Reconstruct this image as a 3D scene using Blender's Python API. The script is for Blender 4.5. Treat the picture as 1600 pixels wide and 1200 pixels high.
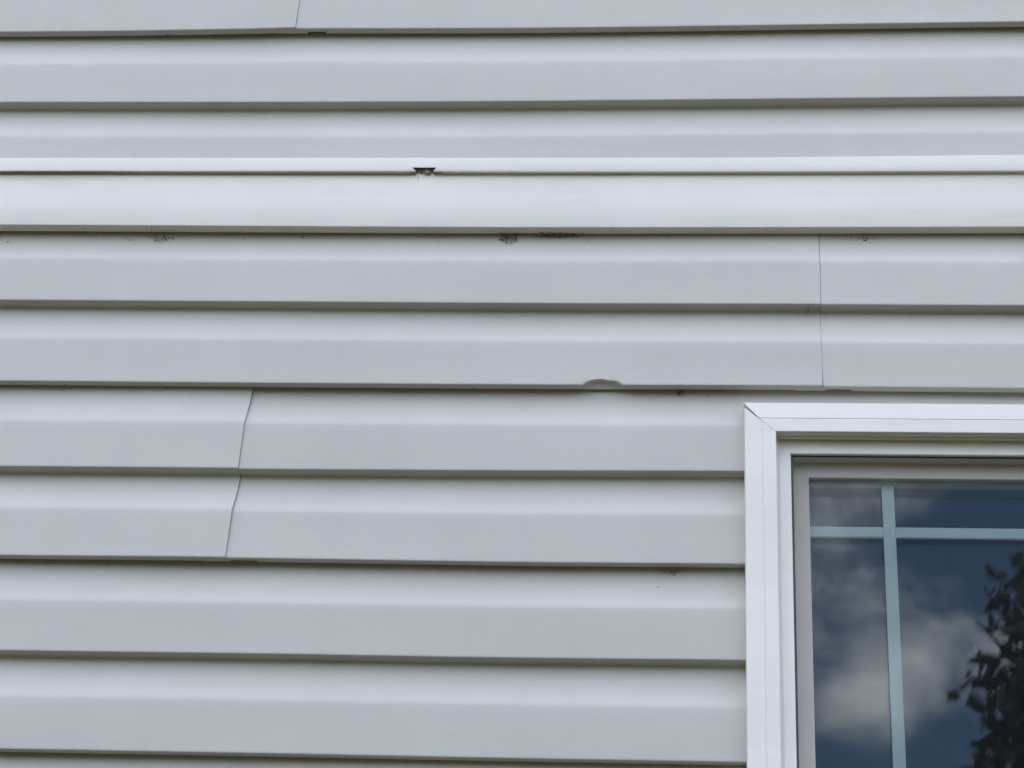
import bpy, bmesh, math, random
from mathutils import Vector, Matrix
random.seed(7)
S = bpy.context.scene
for o in list(bpy.data.objects): bpy.data.objects.remove(o)
C = S.collection

# ------------------------------------------------------------------ camera
EYE = 1.65
cd = bpy.data.cameras.new('camera'); cam = bpy.data.objects.new('camera', cd); C.objects.link(cam)
cd.sensor_width = 36.0; cd.lens = 36.0 * 3351.36 / 1600.0
cd.clip_start = 0.05; cd.clip_end = 3000
RX = Vector((0.9965403849640008, 0.06968844544497531, 0.04528555738051502))
UX = Vector((-0.006091766620275323, -0.4821735666842053, 0.8760545313908696))
FX = Vector((-0.08288637713910121, 0.8732995890085458, 0.48008090601716263))
M = Matrix((RX, UX, -FX)).transposed().to_4x4(); M.translation = Vector((0, -2.2089, EYE))
cam.matrix_world = M
S.camera = cam

# ------------------------------------------------------------------ sky and sun (the sun stands behind the house)
SUN_EL, SUN_AZ = math.radians(66), math.radians(18)
w = bpy.data.worlds.new('World'); S.world = w; w.use_nodes = True
nt = w.node_tree; nt.nodes.clear()
def N(t, **k):
    n = nt.nodes.new(t)
    for a, b in k.items(): setattr(n, a, b)
    return n
def mth(op, a, b=None, clamp=False):
    n = N('ShaderNodeMath', operation=op); n.use_clamp = clamp
    for i, v in enumerate((a, b)):
        if v is None: continue
        if isinstance(v, (int, float)): n.inputs[i].default_value = v
        else: nt.links.new(v, n.inputs[i])
    return n.outputs[0]
sky = N('ShaderNodeTexSky', sky_type='NISHITA'); sky.sun_disc = False
sky.sun_elevation = SUN_EL; sky.sun_rotation = SUN_AZ
sky.air_density = 1.0; sky.dust_density = 0.4; sky.ozone_density = 2.0; sky.altitude = 200
tc = N('ShaderNodeTexCoord')
CLOUD_OFF = (-7.85, 4.65, 5.325)
mp = N('ShaderNodeMapping'); mp.inputs['Location'].default_value = CLOUD_OFF
mp.inputs['Scale'].default_value = (1.0, 1.0, 1.35); nt.links.new(tc.outputs['Generated'], mp.inputs[0])
no = N('ShaderNodeTexNoise'); no.inputs['Scale'].default_value = 7.0; no.inputs['Detail'].default_value = 7; no.inputs['Roughness'].default_value = 0.58
no.inputs['Distortion'].default_value = 0.25
nt.links.new(mp.outputs[0], no.inputs['Vector'])
mr = N('ShaderNodeMapRange', interpolation_type='SMOOTHSTEP'); mr.inputs[1].default_value = 0.475; mr.inputs[2].default_value = 0.74
nt.links.new(no.outputs[0], mr.inputs[0])
mx = N('ShaderNodeMix', data_type='RGBA'); nt.links.new(mr.outputs[0], mx.inputs[0])
nt.links.new(sky.outputs[0], mx.inputs[6]); mx.inputs[7].default_value = (20.6, 18.2, 17.4, 1)
bg = N('ShaderNodeBackground'); bg.inputs[1].default_value = 0.14
nt.links.new(mx.outputs[2], bg.inputs[0])
wo = N('ShaderNodeOutputWorld'); nt.links.new(bg.outputs[0], wo.inputs[0])

sl = bpy.data.lights.new('sun', 'SUN'); sl.energy = 2.6; sl.angle = math.radians(0.53); sl.color = (1.0, 0.95, 0.88)
sun = bpy.data.objects.new('sun', sl); C.objects.link(sun)
sdir = Vector((math.sin(SUN_AZ) * math.cos(SUN_EL), math.cos(SUN_AZ) * math.cos(SUN_EL), math.sin(SUN_EL)))
sun.rotation_euler = sdir.to_track_quat('Z', 'Y').to_euler(); sun.location = sdir * 60

S.render.engine = 'CYCLES'
S.view_settings.view_transform = 'Standard'; S.view_settings.look = 'None'
S.view_settings.gamma = 1.0; S.view_settings.use_curve_mapping = False
S.view_settings.exposure = 1.80
S.cycles.max_bounces = 12; S.cycles.diffuse_bounces = 6; S.cycles.transparent_max_bounces = 16
S.cycles.sample_clamp_indirect = 8

# ------------------------------------------------------------------ materials
class Mat:
    def __init__(s, name, col, rough=0.5, spec=0.5):
        s.m = bpy.data.materials.new(name); s.m.use_nodes = True
        s.t = s.m.node_tree; s.b = s.t.nodes['Principled BSDF']
        s.b.inputs['Base Color'].default_value = (*col, 1); s.b.inputs['Roughness'].default_value = rough
        s.b.inputs['Specular IOR Level'].default_value = spec; s.col = col
    def n(s, t, **k):
        n = s.t.nodes.new(t)
        for a, b in k.items(): setattr(n, a, b)
        return n
    def l(s, a, b): s.t.links.new(a, b)
    def noise(s, scale, detail=3, rough=0.55, vscale=(1, 1, 1), loc=(0, 0, 0)):
        if not hasattr(s, 'geo'): s.geo = s.n('ShaderNodeNewGeometry')
        mp = s.n('ShaderNodeMapping'); mp.inputs['Scale'].default_value = vscale; mp.inputs['Location'].default_value = loc
        s.l(s.geo.outputs['Position'], mp.inputs[0])
        n = s.n('ShaderNodeTexNoise'); n.inputs['Scale'].default_value = scale; n.inputs['Detail'].default_value = detail
        n.inputs['Roughness'].default_value = rough; s.l(mp.outputs[0], n.inputs['Vector'])
        return n.outputs[0]
    def rng(s, v, a, b, c=0.0, d=1.0, smooth=True):
        r = s.n('ShaderNodeMapRange'); r.interpolation_type = 'SMOOTHSTEP' if smooth else 'LINEAR'
        for i, q in enumerate((a, b, c, d)): r.inputs[i + 1].default_value = q
        s.l(v, r.inputs[0]); return r.outputs[0]
    def mul(s, a, b, op='MULTIPLY'):
        m = s.n('ShaderNodeMath', operation=op)
        for i, v in enumerate((a, b)):
            if isinstance(v, (int, float)): m.inputs[i].default_value = v
            else: s.l(v, m.inputs[i])
        return m.outputs[0]
    def mix(s, fac, a, b):
        m = s.n('ShaderNodeMix', data_type='RGBA')
        if isinstance(fac, (int, float)): m.inputs[0].default_value = fac
        else: s.l(fac, m.inputs[0])
        for i, v in ((6, a), (7, b)):
            if isinstance(v, tuple): m.inputs[i].default_value = (*v, 1)
            else: s.l(v, m.inputs[i])
        return m.outputs[2]
    def color(s, v): s.l(v, s.b.inputs['Base Color'])
    def bump(s, h, strength, dist=0.001):
        b = s.n('ShaderNodeBump'); b.inputs['Strength'].default_value = strength; b.inputs['Distance'].default_value = dist
        s.l(h, b.inputs['Height']); s.l(b.outputs[0], s.b.inputs['Normal'])
def sc(c, k): return tuple(x * k for x in c)

SID = (0.478, 0.467, 0.415)
siding = Mat('vinyl_siding', SID, 0.48, 0.4)
a = siding.mix(siding.rng(siding.noise(5, 3, 0.6, (0.6, 1, 1.6)), 0.3, 0.7), sc(SID, 0.965), sc(SID, 1.02))
grime = siding.mul(siding.rng(siding.noise(38, 4, 0.7, (0.35, 1, 1.4), (3, 0, 1)), 0.56, 0.8), 0.10)
a = siding.mix(grime, a, (0.33, 0.33, 0.28))
speck = siding.rng(siding.noise(420, 1, 0.5, (1, 1, 1)), 0.735, 0.79)
a = siding.mix(siding.mul(speck, 0.35), a, (0.25, 0.24, 0.20))
oi = siding.n('ShaderNodeObjectInfo')
runs = siding.rng(siding.noise(1.0, 4, 0.6, (26, 1, 1.3), (0, 0, 4)), 0.35, 0.75)
tone = siding.mul(siding.rng(oi.outputs['Random'], 0, 1, 0.975, 1.02, False), siding.rng(runs, 0, 1, 1.006, 0.985, False))
hs = siding.n('ShaderNodeHueSaturation'); siding.l(tone, hs.inputs['Value']); siding.l(a, hs.inputs['Color'])
siding.color(hs.outputs[0])
g1 = siding.noise(260, 3, 0.6, (0.6, 1, 1.0)); g2 = siding.noise(900, 2, 0.5, (0.6, 1, 1))
siding.bump(siding.mul(g1, siding.mul(g2, 0.5), 'ADD'), 0.17, 0.0012)

def white(name, col, rough, dirt=0.0, bump=0.05):
    m = Mat(name, col, rough, 0.45)
    a = m.mix(m.rng(m.noise(7, 3, 0.6, (0.5, 1, 1.5)), 0.3, 0.7), sc(col, 0.96), sc(col, 1.015))
    if dirt:
        g = m.mul(m.rng(m.noise(55, 4, 0.7, (0.18, 1, 1.2), (5, 2, 0)), 0.52, 0.8), dirt)
        a = m.mix(g, a, (0.30, 0.29, 0.19))
    m.color(a); m.bump(m.noise(300, 3, 0.6, (0.3, 1, 1)), bump, 0.001)
    return m
board = white('painted_trim_board', (0.70, 0.687, 0.615), 0.5, 0.14, 0.10)
# brown seep under the weep hole and along the far left of the channel: a stain with a shape of its own
channel = white('white_vinyl_channel', (0.655, 0.640, 0.572), 0.4, 0.10)
casing = white('white_vinyl_casing', (0.70, 0.686, 0.615), 0.38, 0.12, 0.03)
vinyl = white('white_vinyl_window_frame', (0.76, 0.74, 0.665), 0.35, 0.08, 0.03)
sashm = white('white_vinyl_sash', (0.78, 0.73, 0.64), 0.4, 0.05, 0.03)
muntm = Mat('white_grille', (0.76, 0.83, 0.78), 0.4)
caulk = white('caulk', (0.66, 0.65, 0.63), 0.6, 0.12, 0.1)
def stain(m, cx0, cz, rx, rz, col, k, seed):
    """mix a small irregular brown stain into a material's colour around one place"""
    src = m.b.inputs['Base Color'].links[0].from_socket
    sep = m.n('ShaderNodeSeparateXYZ'); m.l(m.geo.outputs['Position'], sep.inputs[0])
    dx = m.mul(m.mul(sep.outputs[0], cx0, 'SUBTRACT'), 1 / rx); dz = m.mul(m.mul(sep.outputs[2], cz, 'SUBTRACT'), 1 / rz)
    d = m.mul(m.mul(dx, dx), m.mul(dz, dz), 'ADD')
    nn = m.noise(160, 4, 0.7, (1, 1, 1), (seed, 0, seed)); d = m.mul(d, m.mul(nn, 2.6), 'MULTIPLY')
    f = m.mul(m.rng(d, 0.0, 1.35, 1.0, 0.0), k)
    m.color(m.mix(f, src, col))
stain(channel, -0.3318, 3.1601, 0.030, 0.0010, (0.20, 0.12, 0.05), 0.9, 1)
stain(channel, -0.85, 3.1622, 0.20, 0.0012, (0.16, 0.11, 0.06), 0.8, 2)
stain(channel, -0.55, 3.1612, 0.42, 0.0016, (0.20, 0.175, 0.09), 0.55, 8)
stain(board, -0.3405, 3.1560, 0.0016, 0.008, (0.42, 0.30, 0.17), 0.5, 3)
stain(board, -0.83, 3.157, 0.12, 0.007, (0.45, 0.38, 0.26), 0.28, 4)
stain(siding, -0.2235, 3.0740, 0.013, 0.010, (0.22, 0.19, 0.15), 0.55, 5)
stain(siding, -0.6620, 3.0745, 0.012, 0.007, (0.24, 0.22, 0.19), 0.40, 6)
stain(siding, -0.1650, 3.0805, 0.035, 0.004, (0.20, 0.15, 0.10), 0.50, 7)
black = Mat('dark_gap', (0.02, 0.02, 0.02), 0.9)
gasket = Mat('dark_green_screen_frame', (0.022, 0.05, 0.05), 0.5)
dirtm = Mat('dirt_and_web', (0.11, 0.078, 0.052), 0.95, 0.1)
webm = Mat('grey_web', (0.20, 0.18, 0.15), 0.95, 0.1)
chipm = Mat('torn_plastic', (0.22, 0.19, 0.15), 0.8)
lap_edge = Mat('grey_lap_edge', (0.24, 0.24, 0.24), 0.9)
roofm = Mat('asphalt_shingle', (0.06, 0.06, 0.065), 0.9)
roomm = Mat('room_plaster', (0.30, 0.29, 0.27), 0.9)
conc = Mat('concrete', (0.32, 0.31, 0.29), 0.9)
grass = Mat('lawn', (0.07, 0.10, 0.03), 0.95, 0.1)
grass.color(grass.mix(grass.rng(grass.noise(0.6, 6, 0.7), 0.3, 0.7), (0.046, 0.042, 0.018), (0.060, 0.054, 0.024)))
grass.bump(grass.noise(40, 4, 0.7), 0.6, 0.03)
bark = Mat('bark', (0.09, 0.07, 0.055), 0.95, 0.1); bark.bump(bark.noise(30, 4, 0.7, (1, 1, 0.25)), 0.8, 0.02)
leaf = Mat('leaf', (0.05, 0.085, 0.03), 0.55, 0.3)
leaf.color(leaf.mix(leaf.rng(leaf.noise(6, 3, 0.6), 0.3, 0.7), (0.065, 0.09, 0.045), (0.12, 0.145, 0.085)))
# window glass: fresnel reflection over a faintly green see-through pane
glass = bpy.data.materials.new('window_glass'); glass.use_nodes = True
t = glass.node_tree; t.nodes.clear()
fr = t.nodes.new('ShaderNodeFresnel'); fr.inputs[0].default_value = 1.345
tr = t.nodes.new('ShaderNodeBsdfTransparent'); tr.inputs[0].default_value = (0.94, 0.978, 0.972, 1)
gl = t.nodes.new('ShaderNodeBsdfGlossy'); gl.inputs['Roughness'].default_value = 0.015; gl.inputs['Color'].default_value = (0.84, 0.92, 1, 1)
ge = t.nodes.new('ShaderNodeNewGeometry'); wn = t.nodes.new('ShaderNodeTexNoise'); wn.inputs['Scale'].default_value = 9; wn.inputs['Detail'].default_value = 1
bp = t.nodes.new('ShaderNodeBump'); bp.inputs['Strength'].default_value = 0.05; bp.inputs['Distance'].default_value = 0.002
t.links.new(ge.outputs['Position'], wn.inputs['Vector']); t.links.new(wn.outputs[0], bp.inputs['Height']); t.links.new(bp.outputs[0], gl.inputs['Normal'])
ms = t.nodes.new('ShaderNodeMixShader'); ou = t.nodes.new('ShaderNodeOutputMaterial')
t.links.new(fr.outputs[0], ms.inputs[0]); t.links.new(tr.outputs[0], ms.inputs[1]); t.links.new(gl.outputs[0], ms.inputs[2]); t.links.new(ms.outputs[0], ou.inputs[0])
# insect screen: open mesh of fine dark wires, too fine to resolve
screen = bpy.data.materials.new('insect_screen'); screen.use_nodes = True
t = screen.node_tree; t.nodes.clear()
tr = t.nodes.new('ShaderNodeBsdfTransparent'); tr.inputs[0].default_value = (1, 1, 1, 1)
df = t.nodes.new('ShaderNodeBsdfDiffuse'); df.inputs[0].default_value = (0.028, 0.028, 0.03, 1)
ms = t.nodes.new('ShaderNodeMixShader'); ms.inputs[0].default_value = 0.29; ou = t.nodes.new('ShaderNodeOutputMaterial')
t.links.new(tr.outputs[0], ms.inputs[1]); t.links.new(df.outputs[0], ms.inputs[2]); t.links.new(ms.outputs[0], ou.inputs[0])

# ------------------------------------------------------------------ helpers
def mat_of(m): return m.m if isinstance(m, Mat) else m
def obj(name, verts, faces, m, parent=None, smooth=None):
    me = bpy.data.meshes.new(name); me.from_pydata(verts, [], faces); me.validate()
    bm = bmesh.new(); bm.from_mesh(me); bmesh.ops.recalc_face_normals(bm, faces=bm.faces); bm.to_mesh(me); bm.free()
    me.materials.append(mat_of(m))
    if smooth is not None:
        me.polygons.foreach_set('use_smooth', [True] * len(me.polygons)); me.set_sharp_from_angle(angle=math.radians(smooth))
    o = bpy.data.objects.new(name, me); C.objects.link(o)
    if parent: o.parent = parent
    return o
def tag(o, label, cat, group=None):
    o['label'] = label; o['category'] = cat
    if group: o['group'] = group
    return o
def boxes(name, L, m, parent=None, bevel=0.0):
    bm = bmesh.new()
    for (x0, x1, y0, y1, z0, z1) in L:
        r = bmesh.ops.create_cube(bm, size=1)
        for v in r['verts']:
            v.co = Vector(((x0 + x1) / 2 + v.co.x * (x1 - x0), (y0 + y1) / 2 + v.co.y * (y1 - y0), (z0 + z1) / 2 + v.co.z * (z1 - z0)))
    if bevel: bmesh.ops.bevel(bm, geom=list(bm.edges), offset=bevel, segments=2, affect='EDGES')
    me = bpy.data.meshes.new(name); bm.to_mesh(me); bm.free(); me.materials.append(mat_of(m))
    o = bpy.data.objects.new(name, me); C.objects.link(o)
    if parent: o.parent = parent
    return o
def interp(pts, x):
    if x <= pts[0][0]: return pts[0][1]
    if x >= pts[-1][0]: return pts[-1][1]
    for (x0, y0), (x1, y1) in zip(pts, pts[1:]):
        if x <= x1:
            s = (x - x0) / (x1 - x0); return y0 + (y1 - y0) * s
def line(pts, soft=0.06):
    """a course line: slightly wavy height along the wall, softened between its measured points"""
    if isinstance(pts, (int, float)): return lambda x: pts
    return lambda x: sum(interp(pts, x + d * soft) for d in (-1, -0.5, 0, 0.5, 1)) / 5
def sstep(s): s = max(0.0, min(1.0, s)); return s * s * (3 - 2 * s)

# ------------------------------------------------------------------ ground
g = obj('ground', [(-900, -900, 0), (900, -900, 0), (900, 900, 0), (-900, 900, 0)], [(0, 1, 2, 3)], grass); g['kind'] = 'structure'

# ------------------------------------------------------------------ house
house = bpy.data.objects.new('house', None); C.objects.link(house); house.location = (0, 0, 0)
tag(house, 'house wall of light grey lapped vinyl siding with white band and white window', 'house')
XL, XR, EAVE = -4.2, 4.2, 5.75
WX0, WX1, WZ1, WZ0 = 0.0617, 1.0683, 2.8358, 1.4914      # outside of the window casing
ix0, ix1, iz0, iz1 = WX0 + 0.03, WX1 - 0.03, WZ0 + 0.03, WZ1 - 0.03
boxes('sheathing', [(XL, ix0, 0.026, 0.14, 0.3, EAVE), (ix1, XR, 0.026, 0.14, 0.3, EAVE), (ix0, ix1, 0.026, 0.14, 0.3, iz0), (ix0, ix1, 0.026, 0.14, iz1, EAVE)], roomm, house)
boxes('side_wall', [(XL, XL + 0.14, 0.141, 8.2, 0.3, EAVE)], siding, house); boxes('side_wall', [(XR - 0.14, XR, 0.141, 8.2, 0.3, EAVE)], siding, house)
boxes('back_wall', [(XL, XR, 8.201, 8.34, 0.3, EAVE)], siding, house)
boxes('floor', [(XL + 0.15, XR - 0.15, 0.15, 8.19, 0.3, 0.6)], roomm, house); boxes('ceiling', [(XL + 0.15, XR - 0.15, 0.15, 8.19, 3.3, 3.45)], roomm, house)
boxes('foundation', [(XL + 0.03, XR - 0.03, 0.04, 8.3, -0.2, 0.299)], conc, house)
e = 0.32
rv = [(XL - e, -e, EAVE), (XR + e, -e, EAVE), (XR + e, 4.17, EAVE + 2.6), (XL - e, 4.17, EAVE + 2.6), (XL - e, 8.34 + e, EAVE), (XR + e, 8.34 + e, EAVE)]
rv2 = [(x, y, z + 0.14) for x, y, z in rv]
n = 6
rfaces = [(0, 1, 2, 3), (3, 2, 5, 4), (6, 7, 8, 9), (9, 8, 11, 10), (0, 1, 7, 6), (4, 5, 11, 10), (0, 3, 9, 6), (3, 4, 10, 9), (1, 2, 8, 7), (2, 5, 11, 8), (0, 1, 5, 4)]
obj('roof', rv + rv2, rfaces, roofm, house)
boxes('corner_post', [(XL - 0.02, XL + 0.09, -0.012, 0.025, 0.3, EAVE)], channel, house, 0.002)
boxes('corner_post', [(XR - 0.09, XR + 0.02, -0.012, 0.025, 0.3, EAVE)], channel, house, 0.002)

# ---- siding panels: double courses with a coved upper half and a flat lower half
H = 0.1143
def course(z0, joint):
    P = []
    if joint: P += [(0.0118, z0 + 0.007), (0.0122, z0 + 0.0012), (0.0116, z0 + 0.0004)]
    P += [(0.0014, z0 + 0.0), (0.0004, z0 + 0.0004), (0.0, z0 + 0.0014), (0.0, z0 + 0.0025), (0.0, z0 + 0.004), (0.0, z0 + 0.012), (0.0, z0 + 0.03), (0.0, z0 + 0.05), (0.0, z0 + 0.0580)]
    P += [(0.0002, z0 + 0.0600), (0.0007, z0 + 0.0620)]
    for i in range(1, 13):
        s = i / 12; P.append((0.0007 + 0.0155 * (1 - (1 - s) ** 1.5), z0 + 0.0620 + 0.0465 * s))
    return P
def profile():
    P = course(0, True)
    P += [(0.0167, H - 0.0042), (0.0167, H - 0.0024), (0.0160, H - 0.0010), (0.0145, H - 0.0003)]
    P += course(H, False)
    P += [(0.0165, 2 * H - 0.003), (0.0165, 2 * H + 0.022)]
    return P
PROF = profile()
def panel(x0, x1, zb, zm, zt, over=False, lean=0.0, notch=None, damage=None, clip=None, seed=0, edge=0.0005):
    """one length of siding; over = its right end laps over the next panel"""
    rr = random.Random(seed); ph = [rr.uniform(0, 6.28) for _ in range(4)]
    cols = set([x0, x1]); n = max(2, int((x1 - x0) / 0.05))
    for i in range(n + 1): cols.add(x0 + (x1 - x0) * i / n)
    if notch:
        for q in (notch[0], notch[0] + 0.0004, notch[1], notch[1] + 0.0012): cols.add(q)
    if damage:
        for i in range(41): cols.add(damage[0] + (damage[1] - damage[0]) * i / 40)
    cols = sorted(cols)
    if over: cols.append(cols[-1] + edge)
    prof = PROF
    def pos(x, y, zl, last):
        if zl <= H: z = zb(x) + (zm(x) - zb(x)) * zl / H
        else: z = zm(x) + (zt(x) - zm(x)) * (zl - H) / H
        if notch and notch[0] < x < notch[1] + 0.0006 and zl < 0.01 and y > 0.006: y = 0.0075
        if damage and damage[0] <= x <= damage[1] and zl < 0.0135 and y < 0.003:
            s = (x - damage[0]) / (damage[1] - damage[0])
            b = interp([(0, 0), (0.10, 0.42), (0.2, 0.72), (0.32, 0.95), (0.42, 1), (0.52, 0.94), (0.6, 0.78), (0.66, 0.69), (0.76, 0.68), (0.86, 0.5), (0.94, 0.2), (1, 0)], s)
            top_ = 0.0066 * b                                  # the lip is pushed up and in; rows it passes are folded back
            if zl < 0.0130: zn = max(zl, top_ + zl * (0.0130 - top_) / 0.0130); z += zn - zl
            if 0.001 < y: z += 0.0018 * b
            y += 0.0048 * b * sstep(1.35 - zl / 0.0022)
        bow = 0.0007 * math.sin(x * 2.3 + ph[0] + zl * 9) + 0.0004 * math.sin(x * 6.1 + ph[1]) + 0.0004 * math.sin(zl * 40 + x * 1.7 + ph[2])
        y += bow * min(1, max(0, zl / 0.02)) if zl < 0.02 else bow
        if over:
            y -= 0.0014 * sstep(1 - (x1 - x) / 0.30) + 0.0004
            x = x + lean * (zl - H) * sstep(1 - (x1 - x) / 0.08)
            if last: y += 0.0015
        return (x, y, z)
    V, F = [], []
    def strip(cs, P, lastcap):
        b = len(V); m = len(P)
        for ci, x in enumerate(cs):
            for (y, zl) in P: V.append(pos(x, y, zl, lastcap and ci == len(cs) - 1))
        for i in range(len(cs) - 1):
            for j in range(m - 1): F.append((b + i * m + j, b + (i + 1) * m + j, b + (i + 1) * m + j + 1, b + i * m + j + 1))
    if clip:                      # notched over the window: full height left and right of it, only the top above it
        cx0, cx1, zc = clip
        strip([c for c in cols if c < cx0] + [cx0], prof, False)
        zl = zc - zb(cx0); top = [q for q in prof if q[1] > zl]
        strip([cx0] + [c for c in cols if cx0 < c < cx1] + [cx1], top, False)
        strip([cx1] + [c for c in cols if c > cx1], prof, False)
    else: strip(cols, prof, over)
    o = obj('siding_panel', V, F, siding, house, smooth=24)
    if over:                      # the cut end of the lap, a narrow strip in darker grey
        o.data.materials.append(lap_edge.m); m = len(prof) - 1
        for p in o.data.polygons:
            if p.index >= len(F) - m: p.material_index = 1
    return o
# measured, slightly uneven course lines
low = [[(-0.8464, 2.978), (-0.5273, 2.9768), (-0.2147, 2.9751), (0.0916, 2.9747), (0.3919, 2.9737)],
       [(-0.8278, 2.8644), (-0.5155, 2.8635), (-0.2096, 2.8634), (0.0903, 2.8638), (0.3843, 2.8629)],
       [(-0.809, 2.7497), (-0.5264, 2.7493), (-0.2045, 2.7503), (0.0599, 2.7521)],
       [(-0.7903, 2.6354), (-0.4919, 2.636), (-0.1992, 2.635), (0.0592, 2.6367)],
       [(-0.7713, 2.5189), (-0.4799, 2.5206), (-0.194, 2.5203), (0.0584, 2.5222)],
       [(-0.7524, 2.4037), (-0.4678, 2.4046), (-0.1888, 2.4048), (0.0577, 2.4058)]]
up0L = [(-0.9141, 3.3916), (-0.7414, 3.3916), (-0.5705, 3.3925), (-0.5155, 3.3943)]
up0R = [(-0.54, 3.3939), (-0.3676, 3.3924), (-0.2336, 3.3914), (-0.0677, 3.3921), (0.0966, 3.3934), (0.4207, 3.3961)]
up1 = [(-0.8954, 3.2773), (-0.5584, 3.2752), (-0.2283, 3.2739), (0.0952, 3.2754), (0.4126, 3.2779)]
L = [line(q) for q in low]
U0L, U0R, U1 = line(up0L, 0.02), line(up0R), line(up1)
def shifted(f, d): return lambda x: f(x) + d
def U0(x): return U0L(x) if x < -0.5155 else U0R(x)
P0X = -0.5150
# above the band
panel(XL, P0X, U0L, shifted(U0L, H), shifted(U0L, 2 * H), over=True, lean=0.03, seed=1)
panel(P0X - 0.030, 2.6, U0R, shifted(U0R, H), shifted(U0R, 2 * H), notch=(-0.5030, -0.4796), seed=2)
panel(2.58, XR, U0R, shifted(U0R, H), shifted(U0R, 2 * H), seed=3)
panel(XL, -3.0, shifted(U1, -H), U1, U0, over=True, seed=4); panel(-3.03, 0.9, shifted(U1, -H), U1, U0, over=True, seed=5); panel(0.87, XR, shifted(U1, -H), U1, U0, seed=6)
zz0 = 3.3930 + 2 * H; k = 0
while zz0 < EAVE - 0.05:
    xs = [XL, -2.4 + (k % 3) * 1.45, 1.2 + (k % 3) * 1.0, XR]
    base = U0 if k == 0 else None
    for a_, b_ in zip(xs, xs[1:]):
        panel(a_ - (0.03 if a_ > XL else 0), b_, line(zz0), line(zz0 + H), line(zz0 + 2 * H), over=b_ < XR, seed=20 + k)
    zz0 += 2 * H; k += 1
# below the band
panel(XL, -3.3, L[1], L[0], shifted(L[0], H), over=True, seed=7)
panel(-3.33, 0.1536, L[1], L[0], shifted(L[0], H), over=True, lean=0.006, edge=0.0017, damage=(-0.1265, -0.0785), seed=8)
panel(0.1536 - 0.03, XR, L[1], L[0], shifted(L[0], H), notch=(0.1573, 0.1869), seed=9)
panel(XL, -0.5248, L[3], L[2], L[1], over=True, lean=0.022, seed=10)
panel(-0.5248 - 0.03, 2.9, L[3], L[2], L[1], notch=(-0.5235, -0.4927), clip=(WX0 + 0.012, WX1 - 0.012, WZ1 - 0.012), seed=11)
panel(2.87, XR, L[3], L[2], L[1], seed=12)
panel(XL, -2.2, L[5], L[4], L[3], over=True, seed=13); panel(-2.23, WX0 + 0.012, L[5], L[4], L[3], seed=14); panel(WX1 - 0.012, XR, L[5], L[4], L[3], seed=15)
top = L[5]; k = 0; zb0 = 2.4048
while zb0 - 2 * H > 0.28:
    zb0 -= 2 * H
    segs = []
    if zb0 + 2 * H > WZ0 + 0.02: segs = [(XL, -2.6 + 0.7 * (k % 3)), (-2.6 + 0.7 * (k % 3), WX0 + 0.012), (WX1 - 0.012, XR)]
    else: segs = [(XL, -1.9 + 0.8 * (k % 3)), (-1.9 + 0.8 * (k % 3), 1.7 + 0.5 * (k % 2)), (1.7 + 0.5 * (k % 2), XR)]
    for a_, b_ in segs:
        ov = b_ < XR and b_ != WX0 + 0.012; lap = 0.03 if (a_ > XL and a_ != WX1 - 0.012) else 0
        panel(a_ - lap, b_, line(zb0), line(zb0 + H), shifted(top, 0) if k == 0 else line(zb0 + 2 * H), over=ov, seed=40 + k)
    k += 1

# ---- band across the wall: flat board with a channel along its top
def lengthwise(name, cols, rows, m, parent, smooth=30):
    """rows: list of functions x -> (y, z)"""
    V = [(x, *r(x)) for x in cols for r in rows]; n = len(rows); F = []
    for i in range(len(cols) - 1):
        for j in range(n - 1): F.append((i * n + j, (i + 1) * n + j, (i + 1) * n + j + 1, i * n + j + 1))
    return obj(name, V, F, m, parent, smooth)
JT = line([(-0.8774, 3.1832), (-0.5471, 3.1822), (-0.2234, 3.1811), (0.0938, 3.1808), (0.405, 3.1838)])
JB = line([(-0.8741, 3.1626), (-0.5449, 3.1609), (-0.2225, 3.1599), (0.0935, 3.1595), (0.4034, 3.1599)])
BB = line([(-0.8633, 3.0863), (-0.538, 3.0841), (-0.2193, 3.0822), (0.0928, 3.0822), (0.399, 3.0832)])
cols = [XL + 0.09 + (XR - XL - 0.18) * i / 200 for i in range(201)]
yb = -0.003
lengthwise('trim_board', cols, [lambda x: (0.0245, JB(x) + 0.0009), lambda x: (yb, JB(x) + 0.0009), lambda x: (yb, BB(x) + 0.04), lambda x: (yb, BB(x) + 0.0014), lambda x: (yb + 0.0004, BB(x) + 0.0004), lambda x: (yb + 0.0014, BB(x)),
                               lambda x: (0.0125, BB(x) + 0.0003), lambda x: (0.0130, BB(x) + 0.001), lambda x: (0.0130, BB(x) + 0.02)], board, house)
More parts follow.
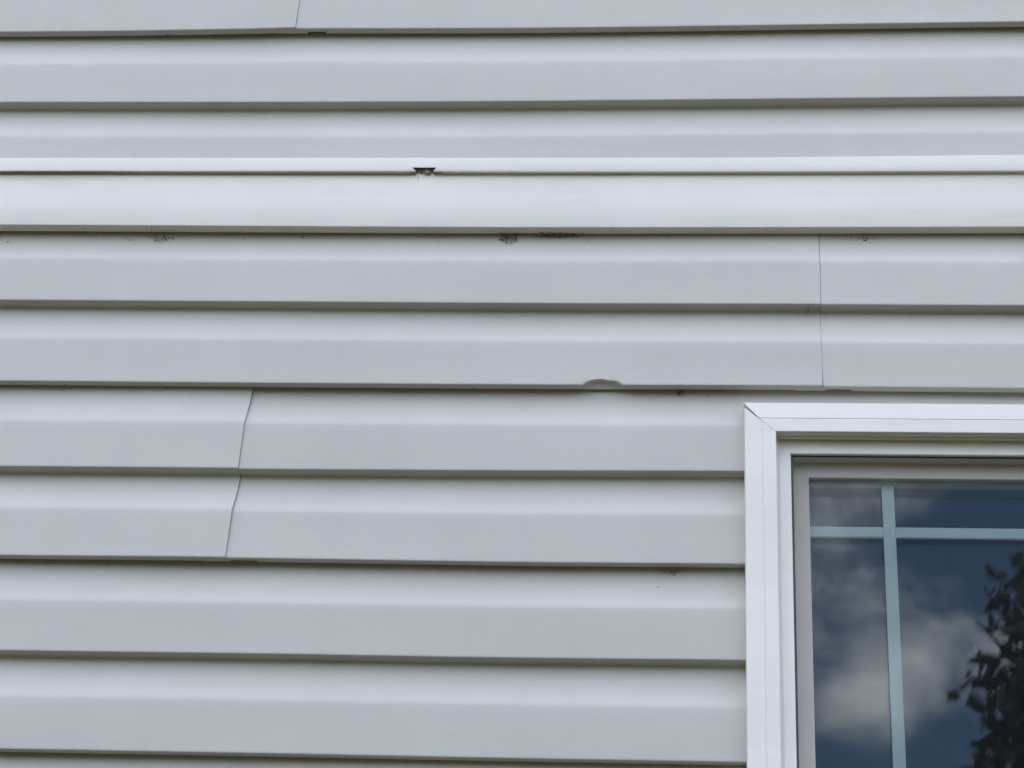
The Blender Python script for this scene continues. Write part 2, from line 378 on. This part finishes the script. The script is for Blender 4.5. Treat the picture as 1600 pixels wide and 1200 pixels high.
# channel with its weep hole (open cut in the lower edge, flaring upward)
yj = -0.0095
hx = (-0.3479, -0.3173, -0.3426, -0.3209); zh = 3.1667
V, F = [], []
def vadd(*p): V.append(p); return len(V) - 1
def chan(xs, bottoms):
    prev = None
    for x in xs:
        zt, zb_ = JT(x), JB(x)
        col = [vadd(x, 0.010, zt + 0.004), vadd(x, 0.0035, zt + 0.002), vadd(x, 0.0028, zt - 0.006), vadd(x, yj + 0.0012, zt - 0.006) if False else vadd(x, yj + 0.0016, zt - 0.0004), vadd(x, yj + 0.0012, zt), vadd(x, yj + 0.0003, zt - 0.0002), vadd(x, yj, zt - 0.0010)]
        xb = x
        if bottoms == 'top': col += [vadd(x, yj, zh), vadd(x, yj + 0.0011, zh + 0.0002)]
        elif bottoms == 'full':
            for (dx0, dx1) in ((hx[0], hx[2]), (hx[1], hx[3])):
                if abs(x - dx0) < 1e-6: xb = dx1
            col += [vadd(x, yj, zh), vadd(xb, yj, zb_ + 0.0010), vadd(xb, yj + 0.0003, zb_ + 0.0002), vadd(xb, yj + 0.001, zb_), vadd(xb, -0.0036, zb_ + 0.0002), vadd(xb, -0.0034, zb_ + 0.0007)]
        if prev:
            for j in range(len(col) - 1): F.append((prev[j], col[j], col[j + 1], prev[j + 1]))
        prev = col
chan([c for c in cols if c < hx[0] - 0.01] + [hx[0]], 'full')
chan([hx[0] + (hx[1] - hx[0]) * i / 4 for i in range(5)], 'top')
chan([hx[1]] + [c for c in cols if c > hx[1] + 0.01], 'full')
obj('drip_channel', V, F, channel, house, smooth=30)

# ---- window
def ring(name, o, i, y0, y1, m, parent, bev=0.0008):
    """four-sided mitred frame; o, i = (x0, x1, z0, z1); y0 front, y1 back"""
    pts = []
    b = bev
    rows = [(o, 0, y1), (o, 0, y0 + b), (o, b, y0), (i, -b, y0), (i, 0, y0 + b), (i, 0, y1)]
    V = []
    for (r, d, y) in rows:
        x0, x1, z0, z1 = r
        V += [(x0 + d, y, z1 - d), (x1 - d, y, z1 - d), (x1 - d, y, z0 + d), (x0 + d, y, z0 + d)]
    F = []
    nr = len(rows)
    for a_ in range(nr):
        c_ = (a_ + 1) % nr
        for q in range(4): F.append((a_ * 4 + q, a_ * 4 + (q + 1) % 4, c_ * 4 + (q + 1) % 4, c_ * 4 + q))
    return obj(name, V, F, m, parent)
fo = (0.094, WX0 + WX1 - 0.094, WZ0 + 0.036, 2.803)
fi = (0.1155, WX0 + WX1 - 0.1155, WZ0 + 0.058, 2.7792)
win = ring('window', fo, fi, 0.007, 0.12, vinyl, house)
win['label'] = 'white vinyl window with cross grille reflecting clouds and a tree'
ring('stop', (0.0935, fo[1] + 0.0005, fo[2] - 0.0005, 2.8035), (0.1031, WX0 + WX1 - 0.1031, WZ0 + 0.0455, 2.7985), 0.0035, 0.0068, caulk, win, 0.0005)
# casing: outer slope, fine step, flat inner part, return
CP = [(0.0, 0.014), (0.0, -0.0050), (0.0005, -0.0114), (0.0012, -0.0122), (0.0196, -0.0150), (0.0200, -0.0150), (0.0204, -0.0145), (0.0210, -0.0145), (0.0214, -0.0149), (0.0352, -0.0150), (0.0359, -0.0147), (0.0362, -0.0140), (0.0362, -0.0040), (0.0335, -0.0038), (0.0335, -0.0016), (0.0362, -0.0014), (0.0362, 0.0048)]
CW = 0.0362; KH = 1.09; OV = 0.0055
def cut(u):  # how far along the miter a head point starts from the outer edge
    return 0.0 if u < OV else (u - OV) / (CW - OV) * CW
V, F = [], []
for s, x in ((1, WX0), (-1, WX1)):
    for (u, y) in CP: V.append((x + s * cut(u), y, WZ1 - u * KH))
n = len(CP)
F = [(j, n + j, n + j + 1, j + 1) for j in range(n - 1)]
F += [tuple(range(n)), tuple(range(n, 2 * n))]
obj('head_casing', V, F, casing, win, smooth=20)
V, F = [], []
for s, x in ((1, WX0), (-1, WX1)):
    for (u, y) in CP: V.append((x + s * cut(u), y, WZ0 + u * KH))
F = [(j, n + j, n + j + 1, j + 1) for j in range(n - 1)] + [tuple(range(n)), tuple(range(n, 2 * n))]
obj('sill_casing', V, F, casing, win, smooth=20)
def jamb_end(u): return (OV + u / CW * (CW - OV)) * KH + (0.0008 if u < 0.0205 else 0.0003)
for s, x in ((1, WX0 + 0.0004), (-1, WX1 - 0.0004)):
    V = []
    for end in (0, 1):
        for (u, y) in CP: V.append((x + s * u, y + 0.0003, (WZ1 - jamb_end(u)) if end == 0 else (WZ0 + jamb_end(u))))
    obj('jamb_casing', V, F, casing, win, smooth=20)
# sashes, panes, grille bars, screen
gx0, gx1, gz1 = 0.1370, WX0 + WX1 - 0.1370, 2.7600
gz0 = 2.14
up_sash = ring('sash', (0.110, WX0 + WX1 - 0.110, gz0 - 0.035, 2.7845), (gx0, gx1, gz0, gz1), 0.0305, 0.066, sashm, win)
lo_sash = ring('sash', (0.110, WX0 + WX1 - 0.110, fi[2] - 0.004, gz0 + 0.004), (gx0, gx1, fi[2] + 0.036, gz0 - 0.034), 0.0665, 0.102, sashm, win)
def pane(z0, z1, y): boxes('pane', [(gx0 - 0.006, gx1 + 0.006, y, y + 0.003, z0 - 0.006, z1 + 0.006)], glass, win)
pane(gz0, gz1, 0.0365); pane(gz0, gz1, 0.056)
pane(fi[2] + 0.036, gz0 - 0.034, 0.073); pane(fi[2] + 0.036, gz0 - 0.034, 0.090)
for x in (0.2214, WX0 + WX1 - 0.2214 - 0.0138):
    boxes('grille_bar', [(x, x + 0.0138, 0.0465, 0.0515, gz0 + 0.0005, gz1 - 0.0005)], muntm, win, 0.0008)
for z in (2.6928, gz0 + 0.055):
    segs = [gx0 + 0.0005, 0.2214, 0.2352, WX0 + WX1 - 0.2352, WX0 + WX1 - 0.2214, gx1 - 0.0005]
    for a_, b_ in ((0, 1), (2, 3), (4, 5)):
        boxes('grille_bar', [(segs[a_] + 0.0002, segs[b_] - 0.0002, 0.0467, 0.0513, z, z + 0.0132)], muntm, win, 0.0008)
ring('screen_frame', (0.112, WX0 + WX1 - 0.112, fi[2] - 0.003, 2.7822), (0.1184, WX0 + WX1 - 0.1184, fi[2] + 0.004, 2.7780), 0.0120, 0.0140, gasket, win, 0.0004)
obj('insect_screen', [(0.1180, 0.0132, fi[2] + 0.003), (WX0 + WX1 - 0.118, 0.0132, fi[2] + 0.003), (WX0 + WX1 - 0.118, 0.0132, 2.7785), (0.118, 0.0132, 2.7785)], [(0, 1, 2, 3)], screen, win)

# ------------------------------------------------------------------ dirt, webs and debris caught under the edges
def chip(bm, c, r, rr):
    q = bmesh.ops.create_icosphere(bm, subdivisions=1, radius=1)
    sx, sy, sz = (r * rr.uniform(0.5, 1.3) for _ in range(3)); rot = Matrix.Rotation(rr.uniform(0, 3), 3, Vector((rr.random(), rr.random(), rr.random() + 0.1)).normalized())
    for v in q['verts']:
        p = rot @ Vector((v.co.x * sx, v.co.y * sy, v.co.z * sz)) * rr.uniform(0.75, 1.2); v.co = Vector(c) + p
def thread(bm, a, b, sag, r, rr, n=6):
    pts = []
    for i in range(n + 1):
        s = i / n; p = Vector(a).lerp(Vector(b), s); p.z -= sag * 4 * s * (1 - s)
        p += Vector((rr.uniform(-1, 1), rr.uniform(-0.5, 0.5), rr.uniform(-1, 1))) * r * 2.0
        pts.append(p)
    prev = None
    for p in pts:
        ring_ = [bm.verts.new(p + Vector((math.cos(t_) * r, math.sin(t_) * r, math.sin(t_ + 1) * r))) for t_ in (0, 2.09, 4.19)]
        if prev:
            for j in range(3): bm.faces.new((prev[j], prev[(j + 1) % 3], ring_[(j + 1) % 3], ring_[j]))
        prev = ring_
def clump(name, label, cat, center, w_, h_, nchip, nthread, rc, m, seed, shape=None):
    rr = random.Random(seed); bm = bmesh.new(); cx_, cy_, cz_ = center
    for i in range(nchip):
        x, z = rr.gauss(0, w_ * 0.28), -abs(rr.gauss(0, h_ * 0.45))
        chip(bm, (x, rr.uniform(-0.0015, 0.003), z), rc * rr.uniform(0.4, 1.2), rr)
    thread(bm, (-w_ * 0.75, 0.001, 0.0003), (w_ * 0.75, 0.001, 0.0003), 0.0003, 0.00022, rr, 10)
    for i in range(nthread):
        x = rr.uniform(-w_ / 2, w_ / 2); x2 = x + rr.uniform(-w_ * 0.3, w_ * 0.3)
        thread(bm, (x, -0.001, rr.uniform(-0.1, 0.25) * h_), (x2, 0.004, -rr.uniform(0.3, 1.0) * h_), 0, rr.uniform(0.00022, 0.0004), rr)
    me = bpy.data.meshes.new(name); bm.to_mesh(me); bm.free(); me.materials.append(mat_of(m))
    o = bpy.data.objects.new(name, me); C.objects.link(o); o.location = center
    return tag(o, label, cat)
clump('dirt_clump', 'brown web and dirt clump hanging under the middle of the white band', 'dirt', (-0.2230, 0.0110, 3.0810), 0.024, 0.014, 24, 6, 0.0009, dirtm, 1)
clump('dirt_clump', 'long thin line of brown debris under the white band, right of the web clump', 'dirt', (-0.1700, 0.0100, 3.0820), 0.055, 0.004, 34, 6, 0.0010, dirtm, 2)
clump('dirt_clump', 'loose cluster of black specks under the left end of the white band', 'dirt', (-0.6620, 0.0125, 3.0785), 0.022, 0.011, 14, 3, 0.0008, dirtm, 3)
clump('dirt_clump', 'faint smear of dark specks under the white band, right of the vertical seam', 'dirt', (0.2110, 0.0120, 3.0770), 0.014, 0.012, 9, 3, 0.0007, dirtm, 4)
clump('cobweb', 'wisp of web and twig at the right vertical siding seam', 'cobweb', (0.1440, 0.0060, 2.9745), 0.026, 0.008, 3, 5, 0.0007, dirtm, 5)
clump('dirt_clump', 'small dark dirt lump under the siding edge, right of the dented lip', 'dirt', (-0.0110, 0.0100, 2.8625), 0.007, 0.005, 8, 3, 0.0012, dirtm, 6)
clump('dirt_clump', 'small spatter of dirt under the siding edge left of the window', 'dirt', (-0.0210, 0.0115, 2.6335), 0.016, 0.006, 11, 3, 0.0008, dirtm, 7)
clump('debris', 'pale torn debris stuffed in the weep hole of the white channel', 'debris', (-0.3330, -0.0062, 3.1637), 0.020, 0.004, 16, 5, 0.0016, chipm, 8)
rr = random.Random(5); bm = bmesh.new()
for i in range(60):
    x = rr.uniform(-0.9, 0.42) if i % 3 else rr.uniform(-0.9, -0.35); chip(bm, (x, rr.uniform(0.001, 0.010), BB(x) - 0.0001), rr.uniform(0.0003, 0.0008), rr)
for x in (-0.690, -0.153, 0.355): chip(bm, (x, 0.008, U0(x) - 0.0002), 0.0012, rr)
for x in (-0.7505, -0.255): chip(bm, (x, 0.009, L[1](x) - 0.0006), 0.0012, rr)
for i in range(46):
    x = rr.choice((rr.gauss(-0.66, 0.05), rr.gauss(-0.20, 0.06), rr.gauss(0.21, 0.03), rr.uniform(-0.9, 0.4)))
    chip(bm, (x, 0.0140, BB(x) - 0.003 - abs(rr.gauss(0, 0.006))), rr.uniform(0.0003, 0.0008), rr)
for i in range(22):
    l_ = rr.choice((L[1], L[3])); x = rr.uniform(-0.85, 0.05); chip(bm, (x, 0.0135, l_(x) - 0.002 - abs(rr.gauss(0, 0.003))), rr.uniform(0.0003, 0.0008), rr)
for x, z in ((-0.481, 3.0780), (-0.035, 2.6120), (-0.855, 3.0705)): chip(bm, (x, 0.0125, z), 0.0011, rr)
me = bpy.data.meshes.new('dirt_specks'); bm.to_mesh(me); bm.free(); me.materials.append(dirtm.m)
o = bpy.data.objects.new('dirt_specks', me); C.objects.link(o); o['kind'] = 'stuff'
o['label'] = 'tiny dark dirt specks scattered along the undersides of band and siding'; o['category'] = 'dirt'

# ------------------------------------------------------------------ the tree across the yard (seen mirrored in the glass)
tree = bpy.data.objects.new('tree', None); C.objects.link(tree); tree.location = (2.5, -7.4, 0)
tag(tree, 'leafy dark green tree mirrored in the window glass', 'tree')
T0 = Vector((2.5, -7.4, 0))
def tube(bm, pts, r0, r1, seg=8):
    prev = None; n = len(pts)
    for i, p in enumerate(pts):
        d = (pts[min(i + 1, n - 1)] - pts[max(i - 1, 0)]).normalized(); r = r0 + (r1 - r0) * i / (n - 1)
        a_ = d.orthogonal().normalized(); b_ = d.cross(a_)
        R_ = [bm.verts.new(p + (a_ * math.cos(k_ * 6.2832 / seg) + b_ * math.sin(k_ * 6.2832 / seg)) * r) for k_ in range(seg)]
        if prev:
            for j in range(seg): bm.faces.new((prev[j], prev[(j + 1) % seg], R_[(j + 1) % seg], R_[j]))
        prev = R_
rr = random.Random(11)
bm = bmesh.new()
trunk = [Vector((0, 0, 0)), Vector((0.02, 0.01, 0.8)), Vector((-0.03, 0.03, 1.7)), Vector((0.0, 0.0, 2.6)), Vector((0.06, 0.02, 3.6)), Vector((0.02, 0.0, 4.6)), Vector((0.05, 0.05, 5.6))]
tube(bm, trunk, 0.15, 0.03, 10)
ends = []
tips = [(1.47, -7.0, 5.70), (1.58, -7.1, 5.72), (1.42, -7.0, 5.55), (1.55, -7.0, 5.50), (1.48, -7.1, 5.38), (1.60, -7.2, 5.34), (1.45, -7.0, 5.22), (1.54, -7.0, 5.16), (1.62, -7.1, 5.10),
        (1.49, -7.1, 5.04), (1.42, -7.0, 4.92), (1.38, -7.05, 4.84), (1.55, -6.9, 4.92), (1.62, -7.0, 4.80), (1.48, -7.1, 4.72), (1.75, -6.9, 5.4), (1.72, -6.8, 5.0), (1.8, -7.6, 6.1),
        (1.70, -7.3, 5.75), (1.66, -7.2, 5.55), (1.95, -7.2, 5.9), (1.6, -7.0, 4.3), (1.55, -7.4, 3.8), (1.68, -7.0, 5.25), (1.70, -7.2, 4.80)]
for k_ in range(16):
    an = rr.uniform(0, 6.28); zt = rr.uniform(2.9, 6.4); ra = 1.25 * math.sqrt(max(0.1, 1 - ((zt - 4.3) / 2.3) ** 2)) * rr.uniform(0.7, 1.0)
    tips.append((2.5 + math.cos(an) * ra, -7.4 + math.sin(an) * ra, zt))
leaves_at = []
for tp in tips:
    e_ = Vector(tp) - T0 + Vector((-0.11, 0, -0.01)); zs = max(1.6, e_.z - 1.5 - rr.random() * 0.5); zs = min(zs, 5.0)
    s_ = Vector((0.02, 0.01, zs)); mid = s_.lerp(e_, 0.5) + Vector((rr.uniform(-.1, .1), rr.uniform(-.1, .1), 0.12))
    P_ = [s_, s_.lerp(mid, 0.5) + Vector((0, 0, 0.02)), mid, mid.lerp(e_, 0.5) + Vector((0, 0, 0.05)), e_]
    tube(bm, P_, 0.038, 0.006, 6)
    for q in range(9):
        s0 = P_[2].lerp(e_, rr.uniform(0.0, 1.0)); dd = Vector((rr.uniform(-1, 1), rr.uniform(-1, 1), rr.uniform(-0.9, 0.7))) * rr.uniform(0.10, 0.25)
        tube(bm, [s0, s0 + dd * 0.5 + Vector((0, 0, 0.02)), s0 + dd], 0.006, 0.002, 4)
        for l_ in range(15):
            s = rr.uniform(0.15, 1.05); leaves_at.append((s0 + dd * s + Vector((rr.gauss(0, .05), rr.gauss(0, .05), rr.gauss(0, .05))), dd.normalized()))
me = bpy.data.meshes.new('trunk'); bm.to_mesh(me); bm.free(); me.materials.append(bark.m)
o = bpy.data.objects.new('trunk', me); C.objects.link(o); o.parent = tree
V, F = [], []
for p, d in leaves_at:
    ax = (d * 0.4 + Vector((rr.uniform(-1, 1), rr.uniform(-1, 1), rr.uniform(-1.1, 0.4)))).normalized()
    sd = ax.cross(Vector((rr.uniform(-1, 1), rr.uniform(-1, 1), rr.uniform(-1, 1)))).normalized(); nn = ax.cross(sd)
    ln = rr.uniform(0.065, 0.10); wd = ln * rr.uniform(0.27, 0.36); b = len(V); f_ = wd * rr.uniform(0.1, 0.5)
    V += [p, p + ax * ln * 0.35 + sd * wd + nn * f_, p + ax * ln * 0.75 + sd * wd * 0.7 + nn * f_ * 0.7, p + ax * ln - nn * f_ * 0.5, p + ax * ln * 0.75 - sd * wd * 0.7 + nn * f_ * 0.7, p + ax * ln * 0.35 - sd * wd + nn * f_]
    F += [(b, b + 1, b + 2, b + 3), (b, b + 3, b + 4, b + 5)]
me = bpy.data.meshes.new('crown'); me.from_pydata([tuple(v) for v in V], [], F); me.materials.append(leaf.m)
o = bpy.data.objects.new('crown', me); C.objects.link(o); o.parent = tree

# ------------------------------------------------------------------ added wood, out of view, blocks low horizon light from the wall
from mathutils import noise as mnoise
rr = random.Random(21); bm = bmesh.new()
for i in range(64):
    an = math.pi * (1.0 + (i + 0.5) / 64) + rr.uniform(-0.02, 0.02); R_ = 27 + rr.uniform(-2.5, 3.5)
    hgt = rr.uniform(4.6, 6.6); rad = rr.uniform(1.7, 2.4); cx_, cy_ = R_ * math.cos(an), R_ * math.sin(an)
    q = bmesh.ops.create_icosphere(bm, subdivisions=4, radius=1)
    for v in q['verts']:
        d = v.co.copy(); k_ = 1 + 0.30 * mnoise.noise(d * 2.0 + Vector((i * 7.1, 0, 0))) + 0.16 * mnoise.noise(d * 6.5 + Vector((0, i * 3.3, 0)))
        v.co = Vector((cx_ + d.x * rad * k_, cy_ + d.y * rad * k_, hgt * 0.52 + d.z * hgt * 0.48 * k_))
    tube(bm, [Vector((cx_, cy_, -0.1)), Vector((cx_ + 0.05, cy_, hgt * 0.3)), Vector((cx_, cy_, hgt * 0.6))], 0.22, 0.12, 7)
me = bpy.data.meshes.new('added_woods'); bm.to_mesh(me); bm.free(); me.materials.append(leaf.m)
o = bpy.data.objects.new('added_woods', me); C.objects.link(o); o['kind'] = 'stuff'
o['label'] = 'added unseen belt of dark green trees blocking low horizon light'; o['category'] = 'trees'
